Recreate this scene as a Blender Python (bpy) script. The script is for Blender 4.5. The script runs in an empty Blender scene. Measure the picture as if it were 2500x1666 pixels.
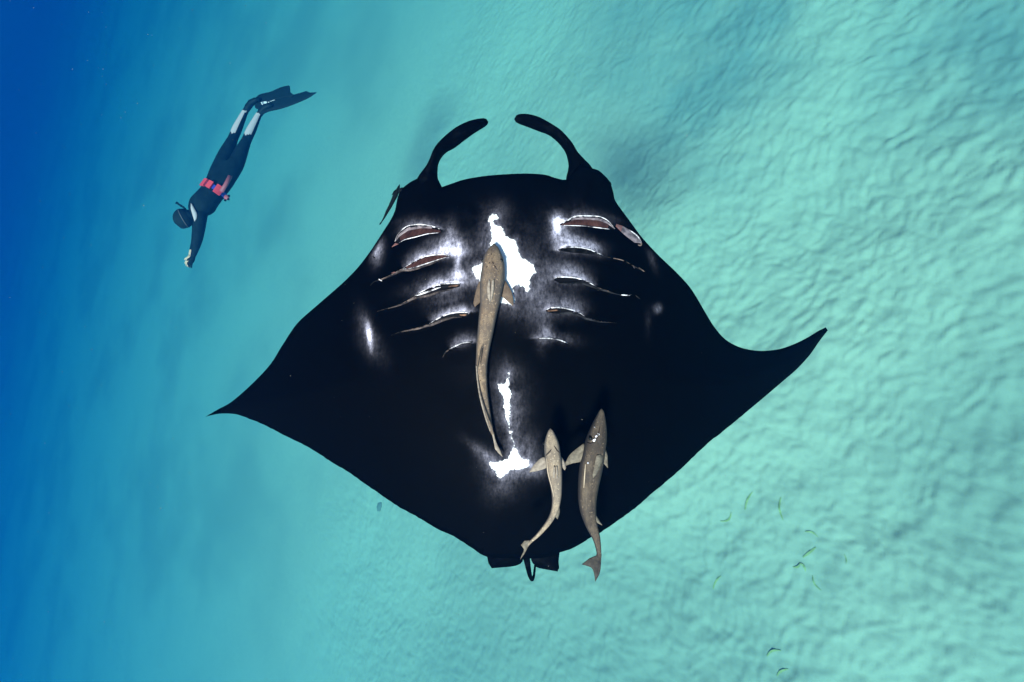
import bpy, bmesh, math, random
import numpy as np
from mathutils import Vector, Matrix
from mathutils.geometry import delaunay_2d_cdt

random.seed(7)
RNG = np.random.default_rng(7)
SC = bpy.context.scene
COL = SC.collection

# ------------------------------------------------------------------ camera
HFOV = math.radians(95.0)
CAM_Z = 7.5                      # metres above the sand
TILT = math.radians(38.0)        # view axis away from straight down
ROLL = math.radians(14.0)
r0 = Vector((1, 0, 0)); u0 = Vector((0, math.cos(TILT), math.sin(TILT)))
FWD = Vector((0, math.sin(TILT), -math.cos(TILT)))
CR = r0 * math.sin(ROLL) - u0 * math.cos(ROLL)
CU = r0 * math.cos(ROLL) + u0 * math.sin(ROLL)
CB = -FWD
ROT = Matrix((CR, CU, CB)).transposed()
CAM = Vector((0, 0, CAM_Z))
cd = bpy.data.cameras.new('camera'); cam = bpy.data.objects.new('camera', cd); COL.objects.link(cam)
cd.sensor_fit = 'HORIZONTAL'; cd.angle = HFOV; cd.clip_start = 0.02; cd.clip_end = 900
cam.matrix_world = Matrix.Translation(CAM) @ ROT.to_4x4()
SC.camera = cam
F = 1250 / math.tan(HFOV / 2)    # focal length in units of a 2500 wide picture

# ------------------------------------------------------------------ light
SUN_PROP = Vector((0.57, 0.54, -1.0)).normalized()
w = bpy.data.worlds.new('World'); SC.world = w; w.use_nodes = True
nt = w.node_tree; bg = nt.nodes['Background']
sky = nt.nodes.new('ShaderNodeTexSky'); sky.sky_type = 'NISHITA'; sky.sun_disc = False
sky.sun_elevation = math.asin(-SUN_PROP.z); sky.sun_rotation = math.atan2(-SUN_PROP.x, -SUN_PROP.y)
nt.links.new(sky.outputs[0], bg.inputs[0]); bg.inputs[1].default_value = 0.05
sd = bpy.data.lights.new('sun', 'SUN'); sd.energy = 5.0; sd.angle = math.radians(10); sd.color = (1, 0.95, 0.88)
sun = bpy.data.objects.new('sun', sd); COL.objects.link(sun)
sun.rotation_euler = SUN_PROP.to_track_quat('-Z', 'Y').to_euler(); sun.location = (0, 0, 30)
vs = SC.view_settings
vs.view_transform = 'Standard'; vs.look = 'None'; vs.gamma = 1.0; vs.use_curve_mapping = False
vs.exposure = 1.08
SC.cycles.volume_bounces = 2
SC.cycles.max_bounces = 6
SC.cycles.use_denoising = True

# ------------------------------------------------------------------ helpers
def tag(o, label=None, cat=None, group=None, kind=None):
    if label: o['label'] = label
    if cat: o['category'] = cat
    if group: o['group'] = group
    if kind: o['kind'] = kind
    return o

def mesh_obj(name, verts, faces, mat, parent=None, smooth=True, attrs=None):
    me = bpy.data.meshes.new(name)
    me.from_pydata([tuple(v) for v in verts], [], [tuple(f) for f in faces])
    me.update()
    if smooth:
        me.polygons.foreach_set('use_smooth', [True] * len(me.polygons))
    if attrs:
        for k, vals in attrs.items():
            a = me.attributes.new(k, 'FLOAT', 'POINT')
            a.data.foreach_set('value', np.asarray(vals, dtype=np.float32))
    if mat: me.materials.append(mat)
    o = bpy.data.objects.new(name, me); COL.objects.link(o)
    if parent: o.parent = parent
    return o

def empty(name, loc, rot=True):
    o = bpy.data.objects.new(name, None); COL.objects.link(o)
    o.empty_display_size = 0.2
    if rot: o.matrix_world = Matrix.Translation(loc) @ ROT.to_4x4()
    else: o.location = loc
    return o

def cam_pt(px, py, depth):
    """picture position + distance -> view-aligned coordinates (right, up, towards viewer)"""
    return Vector(((px - 1250) / F * depth, (833 - py) / F * depth, -depth))

def world_pt(px, py, depth):
    return CAM + ROT @ cam_pt(px, py, depth)

def ground_pt(px, py):
    d = ROT @ Vector(((px - 1250) / F, (833 - py) / F, -1))
    return CAM + d * (-CAM.z / d.z)

def catmull(P, n):
    P = np.asarray(P, float)
    Q = np.vstack([2 * P[0] - P[1], P, 2 * P[-1] - P[-2]])
    seg = np.linalg.norm(np.diff(P[:, :2], axis=0), axis=1); cum = np.r_[0, np.cumsum(seg)]
    out = []
    for s in np.linspace(0, cum[-1], n):
        i = min(max(np.searchsorted(cum, s, 'right') - 1, 0), len(P) - 2)
        t = (s - cum[i]) / max(seg[i], 1e-9)
        a, b, c, d = Q[i], Q[i + 1], Q[i + 2], Q[i + 3]
        out.append(0.5 * ((2 * b) + (-a + c) * t + (2 * a - 5 * b + 4 * c - d) * t ** 2 + (-a + 3 * b - 3 * c + d) * t ** 3))
    return np.array(out)

def lin(P, n):
    P = np.asarray(P, float)
    seg = np.linalg.norm(np.diff(P[:, :2], axis=0), axis=1); cum = np.r_[0, np.cumsum(seg)]
    s = np.linspace(0, cum[-1], n)
    return np.stack([np.interp(s, cum, P[:, k]) for k in range(P.shape[1])], 1)

def perlin(x, y, seed=0):
    x = np.asarray(x, float); y = np.asarray(y, float)
    rs = np.random.default_rng(seed); N = 256
    ang = rs.random((N, N)) * 2 * np.pi
    gx, gy = np.cos(ang), np.sin(ang)
    xi = np.floor(x).astype(int); yi = np.floor(y).astype(int)
    xf = x - xi; yf = y - yi
    u = xf * xf * xf * (xf * (xf * 6 - 15) + 10); v = yf * yf * yf * (yf * (yf * 6 - 15) + 10)
    def g(ix, iy, dx, dy):
        a = ix % N; b = iy % N
        return gx[a, b] * dx + gy[a, b] * dy
    n00 = g(xi, yi, xf, yf); n10 = g(xi + 1, yi, xf - 1, yf)
    n01 = g(xi, yi + 1, xf, yf - 1); n11 = g(xi + 1, yi + 1, xf - 1, yf - 1)
    return ((n00 * (1 - u) + n10 * u) * (1 - v) + (n01 * (1 - u) + n11 * u) * v) * 1.5

def tube_data(P, R, seg=8):
    """closed tube along 3-D points with radii"""
    P = [Vector(p) for p in P]; V = []; Fc = []
    n = len(P); ref = Vector((0.13, 0.21, 0.97))
    for i, p in enumerate(P):
        t = (P[min(i + 1, n - 1)] - P[max(i - 1, 0)]).normalized()
        a = t.cross(ref)
        if a.length < 1e-3: a = t.cross(Vector((1, 0, 0)))
        a.normalize(); b = t.cross(a)
        for k in range(seg):
            th = 2 * math.pi * k / seg
            V.append(p + (a * math.cos(th) + b * math.sin(th)) * R[i])
    for i in range(n - 1):
        for k in range(seg):
            Fc.append((i * seg + k, i * seg + (k + 1) % seg, (i + 1) * seg + (k + 1) % seg, (i + 1) * seg + k))
    Fc.append(tuple(range(seg - 1, -1, -1))); Fc.append(tuple((n - 1) * seg + k for k in range(seg)))
    return V, Fc

# ------------------------------------------------------------------ materials
def mat(name, base, rough=0.6, spec=0.3):
    m = bpy.data.materials.new(name); m.use_nodes = True
    b = m.node_tree.nodes['Principled BSDF']
    b.inputs['Base Color'].default_value = (*base, 1); b.inputs['Roughness'].default_value = rough
    b.inputs['Specular IOR Level'].default_value = spec
    return m
def N(m, t, **kw):
    n = m.node_tree.nodes.new(t)
    for k, v in kw.items(): setattr(n, k, v)
    return n
def L(m, a, b): m.node_tree.links.new(a, b)
def BS(m): return m.node_tree.nodes['Principled BSDF']
def noise(m, scale, detail=4, rough=0.55, vec=None):
    n = N(m, 'ShaderNodeTexNoise'); n.inputs['Scale'].default_value = scale
    n.inputs['Detail'].default_value = detail; n.inputs['Roughness'].default_value = rough
    if vec is None:
        tc = N(m, 'ShaderNodeTexCoord'); vec = tc.outputs['Object']
    L(m, vec, n.inputs['Vector']); return n.outputs['Fac']
def mapr(m, v, a, b, c=0.0, d=1.0, smooth=False):
    n = N(m, 'ShaderNodeMapRange'); n.clamp = True
    if smooth: n.interpolation_type = 'SMOOTHSTEP'
    L(m, v, n.inputs[0])
    for i, x in zip((1, 2, 3, 4), (a, b, c, d)): n.inputs[i].default_value = x
    return n.outputs[0]
def math_(m, op, a, b):
    n = N(m, 'ShaderNodeMath', operation=op)
    for i, x in enumerate((a, b)):
        if isinstance(x, (int, float)): n.inputs[i].default_value = x
        else: L(m, x, n.inputs[i])
    return n.outputs[0]
def mix(m, fac, a, b):
    n = N(m, 'ShaderNodeMix', data_type='RGBA')
    if isinstance(fac, (int, float)): n.inputs[0].default_value = fac
    else: L(m, fac, n.inputs[0])
    for i, x in ((6, a), (7, b)):
        if isinstance(x, tuple): n.inputs[i].default_value = (*x, 1)
        else: L(m, x, n.inputs[i])
    return n.outputs[2]
def attr(m, name):
    n = N(m, 'ShaderNodeAttribute'); n.attribute_name = name; return n.outputs['Fac']
def bump(m, h, strength, dist):
    n = N(m, 'ShaderNodeBump'); n.inputs['Strength'].default_value = strength; n.inputs['Distance'].default_value = dist
    L(m, h, n.inputs['Height']); L(m, n.outputs[0], BS(m).inputs['Normal'])

M = {}
# pale carbonate sand, with darker patches and scattered dark grains
m = mat('sand', (0.45, 0.45, 0.40), 0.95, 0.1); M['sand'] = m
patch = mapr(m, noise(m, 0.16, 3, 0.5), 0.42, 0.66, 0, 1, True)
fine = noise(m, 9.0, 5, 0.7)
grain = noise(m, 70.0, 2, 0.6)
c = mix(m, patch, (0.57, 0.455, 0.288), (0.41, 0.35, 0.23))
fm = math_(m, 'MULTIPLY', attr(m, 'dark_patch'), mapr(m, noise(m, 0.7, 4, 0.6), 0.3, 0.65, 0.45, 1.2))
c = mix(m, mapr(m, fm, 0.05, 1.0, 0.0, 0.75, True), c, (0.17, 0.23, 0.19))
c = mix(m, mapr(m, fine, 0.35, 0.75, 0.0, 0.35), c, (0.36, 0.32, 0.215))
c = mix(m, mapr(m, grain, 0.62, 0.75, 0.0, 0.5), c, (0.22, 0.22, 0.18))
L(m, c, BS(m).inputs['Base Color']); bump(m, fine, 0.25, 0.02)

# ray skin
m = mat('ray_belly', (0.006, 0.006, 0.007), 0.6, 0.01); M['belly'] = m
n1 = noise(m, 34.0, 5, 0.72); n2 = noise(m, 150.0, 3, 0.6); n3 = noise(m, 11.0, 5, 0.65)
edge = math_(m, 'ADD', attr(m, 'white_edge'), math_(m, 'MULTIPLY', math_(m, 'SUBTRACT', n1, 0.5), 26.0))
edge = math_(m, 'ADD', edge, math_(m, 'MULTIPLY', math_(m, 'SUBTRACT', n2, 0.5), 9.0))
wmask = mapr(m, edge, -0.8, 1.2, 0, 1, True)
st_c = N(m, 'ShaderNodeTexCoord'); st_m = N(m, 'ShaderNodeMapping'); st_m.inputs['Scale'].default_value = (1.0, 0.42, 1.0)
L(m, st_c.outputs['Object'], st_m.inputs['Vector'])
n4 = noise(m, 120.0, 5, 0.75, st_m.outputs[0])
sm = math_(m, 'POWER', attr(m, 'smudge'), 1.25)
sm = math_(m, 'MULTIPLY', sm, mapr(m, n3, 0.33, 0.68, 0.12, 1.7))
sm = math_(m, 'MULTIPLY', sm, mapr(m, n4, 0.34, 0.66, 0.3, 1.6))
sm = math_(m, 'MULTIPLY', sm, mapr(m, n2, 0.3, 0.7, 0.72, 1.28))
sm = mapr(m, sm, 0.0, 1.0, 0.0, 1.0)
dusk = mapr(m, noise(m, 260.0, 1, 0.5), 0.70, 0.80, 0.0, 0.10)
c = mix(m, dusk, (0.0005, 0.0005, 0.0006), (0.03, 0.032, 0.035))
c = mix(m, sm, c, (0.56, 0.50, 0.62))
c = mix(m, wmask, c, (0.86, 0.84, 0.84))
L(m, c, BS(m).inputs['Base Color']); bump(m, n2, 0.12, 0.002)
m = mat('ray_skin', (0.006, 0.006, 0.007), 0.7, 0.01); M['skin'] = m
c = mix(m, mapr(m, noise(m, 22.0, 5, 0.7), 0.52, 0.85, 0, 0.8), (0.0005, 0.0005, 0.0006), (0.008, 0.009, 0.011))
L(m, c, BS(m).inputs['Base Color'])
def worn(name, a, b, sc, lo, hi):
    m = mat(name, a, 0.6, 0.15)
    L(m, mix(m, mapr(m, noise(m, sc, 4, 0.7), lo, hi, 0, 1, True), a, b), BS(m).inputs['Base Color']); return m
M['lip'] = worn('gill_lip', (0.035, 0.028, 0.034), (0.78, 0.70, 0.74), 24, 0.38, 0.60)
M['fold'] = worn('gill_fold', (0.012, 0.009, 0.010), (0.16, 0.115, 0.105), 30, 0.36, 0.70)
M['fold_dark'] = worn('gill_fold_dark', (0.002, 0.002, 0.0025), (0.035, 0.032, 0.036), 30, 0.40, 0.70)
M['lip_dull'] = worn('gill_lip_dull', (0.006, 0.005, 0.005), (0.17, 0.115, 0.095), 18, 0.42, 0.66)
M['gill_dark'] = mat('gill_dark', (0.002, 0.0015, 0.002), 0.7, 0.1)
m = mat('gill_filament', (0.2, 0.07, 0.06), 0.55, 0.3); M['filament'] = m
c = mix(m, mapr(m, noise(m, 40, 4), 0.35, 0.7), (0.045, 0.017, 0.015), (0.11, 0.046, 0.040))
L(m, c, BS(m).inputs['Base Color'])
m = mat('gill_rim', (0.3, 0.22, 0.25), 0.5, 0.3); M['gill_rim'] = m
c = mix(m, mapr(m, noise(m, 55, 4), 0.35, 0.65), (0.050, 0.038, 0.044), (0.22, 0.165, 0.18))
L(m, c, BS(m).inputs['Base Color'])
M['gill_pink'] = mat('gill_pink', (0.13, 0.055, 0.052), 0.5, 0.3)
m = mat('gill_inner', (0.4, 0.2, 0.1), 0.6, 0.2); M['gill_inner'] = m
c = mix(m, mapr(m, noise(m, 45, 4), 0.35, 0.7), (0.03, 0.014, 0.010), (0.26, 0.13, 0.075))
L(m, c, BS(m).inputs['Base Color'])

def fish_mat(name, top, side, pale):
    m = mat(name, top, 0.65, 0.10)
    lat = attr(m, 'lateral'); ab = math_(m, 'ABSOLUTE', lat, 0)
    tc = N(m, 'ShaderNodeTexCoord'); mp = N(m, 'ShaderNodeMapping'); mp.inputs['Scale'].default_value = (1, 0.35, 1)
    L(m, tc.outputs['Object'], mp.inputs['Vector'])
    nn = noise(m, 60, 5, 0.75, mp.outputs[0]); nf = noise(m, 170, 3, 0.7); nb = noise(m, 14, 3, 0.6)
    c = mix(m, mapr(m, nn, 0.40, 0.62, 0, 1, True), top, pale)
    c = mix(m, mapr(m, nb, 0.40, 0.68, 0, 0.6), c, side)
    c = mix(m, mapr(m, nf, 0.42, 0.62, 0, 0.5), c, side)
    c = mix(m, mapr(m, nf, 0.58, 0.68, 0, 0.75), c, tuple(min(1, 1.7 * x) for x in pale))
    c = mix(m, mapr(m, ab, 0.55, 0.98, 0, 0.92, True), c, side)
    L(m, c, BS(m).inputs['Base Color']); bump(m, nf, 0.3, 0.002)
    return m
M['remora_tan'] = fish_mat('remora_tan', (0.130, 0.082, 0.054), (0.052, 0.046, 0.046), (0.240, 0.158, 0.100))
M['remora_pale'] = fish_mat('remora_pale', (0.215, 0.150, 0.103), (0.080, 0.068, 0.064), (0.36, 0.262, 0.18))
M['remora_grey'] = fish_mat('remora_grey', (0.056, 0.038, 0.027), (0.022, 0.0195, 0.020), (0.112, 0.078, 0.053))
M['remora_shade'] = mat('remora_shade', (0.003, 0.005, 0.006), 0.7, 0.04)  # shade on the small remora put into its base colour
def fin_mat(name, a, b):
    m = mat(name, a, 0.65, 0.08)
    c = mix(m, mapr(m, noise(m, 90, 4, 0.7), 0.35, 0.7), a, b)
    L(m, c, BS(m).inputs['Base Color']); return m
M['fin_tan'] = fin_mat('fin_tan', (0.080, 0.052, 0.038), (0.15, 0.10, 0.07))
M['fin_pale'] = fin_mat('fin_pale', (0.17, 0.13, 0.105), (0.32, 0.25, 0.20))
M['fin_grey'] = fin_mat('fin_grey', (0.085, 0.066, 0.050), (0.20, 0.16, 0.12))
M['fin_dark'] = fin_mat('fin_dark', (0.022, 0.018, 0.016), (0.065, 0.052, 0.042))
M['line_dark'] = mat('line_dark', (0.035, 0.022, 0.016), 0.6, 0.2)
M['line_pale'] = mat('line_pale', (0.42, 0.31, 0.22), 0.6, 0.2)
M['eye'] = mat('eye', (0.004, 0.004, 0.004), 0.4, 0.2)
m = mat('neoprene', (0.004, 0.005, 0.006), 0.8, 0.08); M['neoprene'] = m
L(m, mix(m, mapr(m, noise(m, 9, 4, 0.6), 0.4, 0.7), (0.002, 0.008, 0.009), (0.006, 0.016, 0.018)), BS(m).inputs['Base Color']); bump(m, noise(m, 16, 3), 0.5, 0.02)
M['hood'] = mat('hair_dark', (0.006, 0.014, 0.013), 0.8, 0.1)
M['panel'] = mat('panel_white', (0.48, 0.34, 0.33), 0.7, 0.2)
M['skin_tone'] = mat('skin_tone', (0.62, 0.36, 0.24), 0.6, 0.3)
M['fin_rubber'] = mat('fin_rubber', (0.002, 0.010, 0.012), 0.6, 0.1)
M['mark'] = mat('mark_white', (0.6, 0.5, 0.5), 0.6, 0.2)
M['strap'] = mat('strap_grey', (0.10, 0.09, 0.085), 0.6, 0.2)
M['belt'] = mat('belt_blue', (0.03, 0.04, 0.30), 0.6, 0.3)
M['red'] = mat('weight_red', (0.80, 0.05, 0.06), 0.5, 0.4)
M['red_dull'] = mat('tube_red', (0.36, 0.075, 0.085), 0.6, 0.3)
M['mask_glass'] = mat('mask_glass', (0.02, 0.03, 0.035), 0.1, 0.5)
M['snow'] = mat('snow', (0.30, 0.27, 0.24), 0.8, 0.2)
m = mat('grass_blade', (0.10, 0.16, 0.02), 0.6, 0.3); M['grass'] = m
c = mix(m, mapr(m, noise(m, 12, 3), 0.35, 0.7), (0.34, 0.315, 0.09), (0.50, 0.42, 0.13))
L(m, c, BS(m).inputs['Base Color'])
M['stone'] = mat('stone', (0.26, 0.23, 0.16), 0.9, 0.1)

# ------------------------------------------------------------------ seabed
def axis(lo, hi, f0, f1, step, grow=1.045):
    mid = list(np.arange(f0, f1, step)); a = []; s = step; x = f0
    while x > lo: s = min(s * grow, 6); x -= s; a.append(x)
    b = []; s = step; x = mid[-1]
    while x < hi: s = min(s * grow, 6); x += s; b.append(x)
    return np.array(a[::-1] + mid + b)
def worley(x, y, seed):
    rs = np.random.default_rng(seed); NN = 128
    jx = rs.random((NN, NN)); jy = rs.random((NN, NN))
    xi = np.floor(x).astype(int); yi = np.floor(y).astype(int)
    f1 = np.full(x.shape, 9.0); f2 = np.full(x.shape, 9.0)
    for a in (-1, 0, 1):
        for b in (-1, 0, 1):
            cx = xi + a; cy = yi + b
            d = np.hypot(cx + jx[cx % NN, cy % NN] - x, cy + jy[cx % NN, cy % NN] - y)
            f2 = np.minimum(f2, np.maximum(f1, d)); f1 = np.minimum(f1, d)
    return f1, f2
def sand_height(X, Y, fade=1.0):
    wx = perlin(X * 0.45, Y * 0.45, 1); wy = perlin(X * 0.45, Y * 0.45, 2)
    Xw = X + 0.30 * wx + 0.08 * perlin(X * 1.7, Y * 1.7, 3); Yw = Y + 0.30 * wy + 0.08 * perlin(X * 1.7, Y * 1.7, 4)
    def scale(ang, wid, length, seed):
        c, s = math.cos(ang), math.sin(ang)
        a = (Xw * c + Yw * s) / wid; t = (-Xw * s + Yw * c) / length
        a = a + 0.35 * perlin(a * 0.6, t * 1.3, seed + 3)
        f1, f2 = worley(a, t, seed)
        return np.clip((f2 - f1) * 1.25, 0, 1) ** 0.7          # low mounds with creases between
    def rip(ang, lam, seed, sharp):
        c, s = math.cos(ang), math.sin(ang)
        a = (Xw * c + Yw * s) / lam; t = (-Xw * s + Yw * c)
        a = a + 0.8 * perlin(a * 0.5 + 7, t * 1.9, seed)
        f = a - np.floor(a)
        p = np.where(f < sharp, f / sharp, (1 - f) / (1 - sharp))
        p = p * p * (3 - 2 * p)
        return p * np.clip(0.45 + 1.3 * perlin(a * 0.8, t * 1.6, seed + 9), 0.0, 1.2)
    a1 = math.radians(62)
    mk = np.clip(0.5 + 1.2 * perlin(X * 0.5 + 5, Y * 0.5, 11), 0, 1)
    m2 = np.clip(0.55 + 1.3 * perlin(X * 0.9 + 3, Y * 0.9, 12), 0.1, 1.1)
    h = 0.032 * scale(a1, 0.165, 0.29, 21) * (0.30 + 0.70 * mk) + 0.024 * scale(math.radians(92), 0.13, 0.21, 27) * (1 - 0.6 * mk)
    h += 0.022 * rip(math.radians(66), 0.18, 31, 0.66) * m2 + 0.010 * rip(math.radians(40), 0.14, 37, 0.6)
    h += 0.034 * perlin(X * 2.4, Y * 2.4, 44) + 0.028 * perlin(X * 4.4, Y * 4.4, 41) + 0.014 * perlin(X * 8.0, Y * 8.0, 43) + 0.004 * perlin(X * 15, Y * 15, 42)
    h += 0.07 * perlin(X * 0.9, Y * 0.9, 45)
    c, s = math.cos(a1), math.sin(a1)
    A = X * c + Y * s; T = -X * s + Y * c
    big = 0.16 * perlin(A * 0.42, T * 0.16, 51) + 0.10 * perlin(X * 0.3, Y * 0.3, 52)
    calm = np.interp(Y, [0.5, 6.0], [1.0, 0.42])                 # the sand lies smoother farther out
    return 0.74 * h * fade * calm + big * np.interp(Y, [3.0, 12.0], [1.0, 0.25])
xs = axis(-250, 250, -8.0, 10.0, 0.026); ys = axis(-60, 500, -4.0, 9.0, 0.026)
GX, GY = np.meshgrid(xs, ys)
fade = np.clip(1.2 - (np.maximum(np.gradient(xs)[None, :], np.gradient(ys)[:, None]) - 0.026) / 0.10, 0, 1)
GZ = sand_height(GX, GY, fade) - 0.05
nx, ny = len(xs), len(ys)
me = bpy.data.meshes.new('seabed')
idx = np.arange(nx * ny).reshape(ny, nx)
quads = np.stack([idx[:-1, :-1], idx[:-1, 1:], idx[1:, 1:], idx[1:, :-1]], -1).reshape(-1, 4)
me.vertices.add(nx * ny); me.vertices.foreach_set('co', np.stack([GX, GY, GZ], -1).astype(np.float32).ravel())
me.loops.add(quads.size); me.loops.foreach_set('vertex_index', quads.astype(np.int32).ravel())
me.polygons.add(len(quads)); me.polygons.foreach_set('loop_start', np.arange(0, quads.size, 4, dtype=np.int32))
me.polygons.foreach_set('use_smooth', np.ones(len(quads), dtype=bool))
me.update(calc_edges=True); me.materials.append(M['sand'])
dark_patch = np.zeros(GX.shape)  # darker patches set into the sand colour at chosen spots
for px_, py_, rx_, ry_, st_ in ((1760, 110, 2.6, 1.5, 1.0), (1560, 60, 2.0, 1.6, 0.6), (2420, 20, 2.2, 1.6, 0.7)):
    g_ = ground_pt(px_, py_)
    dark_patch = np.maximum(dark_patch, st_ * np.exp(-((GX - g_.x) / rx_) ** 2 - ((GY - g_.y) / ry_) ** 2))
at_ = me.attributes.new('dark_patch', 'FLOAT', 'POINT'); at_.data.foreach_set('value', dark_patch.astype(np.float32).ravel())
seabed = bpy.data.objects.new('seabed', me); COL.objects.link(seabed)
tag(seabed, 'pale rippled sand seabed stretching away into blue water', 'seabed', kind='structure')

# ------------------------------------------------------------------ sea water (the haze)
hz_lo = Vector((-260, -76, -1.6)); hz_hi = Vector((260, 512, CAM_Z + 0.35))
V = [(x, y, z) for z in (hz_lo.z, hz_hi.z) for y in (hz_lo.y, hz_hi.y) for x in (hz_lo.x, hz_hi.x)]
hm = bpy.data.materials.new('sea_water'); hm.use_nodes = True; hm.node_tree.nodes.clear()
out = hm.node_tree.nodes.new('ShaderNodeOutputMaterial'); pv = hm.node_tree.nodes.new('ShaderNodeVolumePrincipled')
WATER_T = (0.108, 0.0435, 0.0375)     # extinction per metre
WATER_S = (0.0002, 0.0066, 0.0215)     # scattering per metre
dens = 0.19
Cc = [s / dens for s in WATER_S]
Ac = [max(0.0, 1 - (t - s) / dens / (1 - c)) ** 2 for t, s, c in zip(WATER_T, WATER_S, Cc)]
pv.inputs['Color'].default_value = (*Cc, 1); pv.inputs['Absorption Color'].default_value = (*Ac, 1)
pv.inputs['Density'].default_value = dens; pv.inputs['Anisotropy'].default_value = 0.6
pv.inputs['Density Attribute'].default_value = ''; pv.inputs['Color Attribute'].default_value = ''; pv.inputs['Temperature Attribute'].default_value = ''
hm.node_tree.links.new(pv.outputs[0], out.inputs['Volume'])
haze = mesh_obj('haze', V, [(0, 2, 3, 1), (4, 5, 7, 6), (0, 1, 5, 4), (2, 6, 7, 3), (0, 4, 6, 2), (1, 3, 7, 5)], hm, smooth=False)
tag(haze, 'clear blue green sea water filling the whole scene', 'water', kind='stuff')

# ------------------------------------------------------------------ manta ray
D = 1.35
KS = D / 1.55      # keeps small parts in proportion to the ray
def zc(lst, ox, oy, s): return [(ox + x / s, oy + y / s) for x, y in lst]
Z1 = lambda l: zc(l, 850, 480, 3.92)
Z2 = lambda l: zc(l, 1250, 480, 3.92)
Z3 = lambda l: zc(l, 1050, 560, 3.92)
Z4 = lambda l: zc(l, 1100, 880, 4.9)
Z5 = lambda l: zc(l, 1150, 980, 3.4075)
Z6 = lambda l: zc(l, 400, 180, 3.135)
Z7 = lambda l: zc(l, 900, 250, 3.62)
Z8 = lambda l: zc(l, 540, 190, 5.808)
OUT = [(1079,457),(1124,441),(1176,431),(1231,426),(1287,424),(1331,427),(1353,434),(1382,439),(1398,420),(1420,398),(1441,410),
 (1461,416),(1477,430),(1488,443),(1497,468),(1502,490),(1519,515),(1531,531),(1550,557),(1569,582),(1607,623),(1650,664),(1683,700),
 (1704,732),(1723,765),(1745,800),(1771,829),(1803,847),(1835,855),(1867,857),(1905,852),(1940,840),(1972,824),(2000,807),(2016,799.5),(2021,807),
 (2000,834),(1978,866),(1946,901),(1908,934),(1867,969),(1819,1009),(1777,1044),(1729,1082),(1688,1121),(1640,1165),(1599,1199),(1550,1241),
 (1502,1276),(1467,1300),(1443,1312),(1402,1337),(1365,1350),(1330,1362),(1297,1364),(1276,1364),(1240,1363),(1189,1360),
 (1141,1331),(1107,1310),(1065,1290),(1014,1260),(969,1235),(928,1207),(886,1178),(845,1149),(811,1130),(773,1104),(735,1083),(700,1066),
 (659,1045),(635,1033),(600,1019.5),(580,1012.5),(554,1010),(528,1011.5),(501,1018),(532,1000),(563,983),(600,952),(635,918),(659,891),(672,872),
 (685,850),(696,833),(712,808),(733,782),(781,740),(839,689),(875,652),(901,618),(914,599),(936,565),(955,535),(965,512),(969,490),(975,471),
 (986,457),(1005,443),(1028,431),(1044,412),(1062,425)]
OUT = np.array(OUT, float)
def resample_closed(P, step):
    Q = np.vstack([P, P[:1]]); res = []
    n = len(P)
    for i in range(n):
        a, b, c, d = P[i - 1], P[i], P[(i + 1) % n], P[(i + 2) % n]
        k = max(1, int(round(np.linalg.norm(c - b) / step)))
        sharp_b = _sharp(a, b, c); sharp_c = _sharp(b, c, d)
        for j in range(k):
            t = j / k
            if sharp_b or sharp_c: res.append(b + (c - b) * t)
            else: res.append(0.5 * ((2 * b) + (-a + c) * t + (2 * a - 5 * b + 4 * c - d) * t ** 2 + (-a + 3 * b - 3 * c + d) * t ** 3))
    return np.array(res)
def _sharp(a, b, c):
    u = b - a; v = c - b
    return np.dot(u, v) / (np.linalg.norm(u) * np.linalg.norm(v)) < 0.5
OUTR = resample_closed(OUT, 9)
# slightly ragged trailing edge
_tr = (OUTR[:, 1] > 1015)
OUTR[_tr] += (RNG.random((int(_tr.sum()), 2)) - 0.5) * 1.3

def seg_dist(P, A, B):
    """min distance of points P to segments A-B"""
    best = np.full(len(P), 1e9)
    for a, b in zip(A, B):
        ab = b - a; t = np.clip(((P - a) @ ab) / max(ab @ ab, 1e-9), 0, 1)
        d = np.hypot(P[:, 0] - a[0] - t * ab[0], P[:, 1] - a[1] - t * ab[1])
        best = np.minimum(best, d)
    return best
def inside(P, poly):
    x, y = P[:, 0], P[:, 1]; r = np.zeros(len(P), bool); n = len(poly)
    for i in range(n):
        x1, y1 = poly[i]; x2, y2 = poly[(i + 1) % n]
        if y1 == y2: continue
        cnd = ((y1 > y) != (y2 > y)) & (x < (x2 - x1) * (y - y1) / (y2 - y1) + x1); r ^= cnd
    return r
def sdf(P, poly):
    poly = np.asarray(poly, float)
    d = seg_dist(P, poly, np.roll(poly, -1, axis=0))
    return np.where(inside(P, poly), d, -d)
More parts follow.
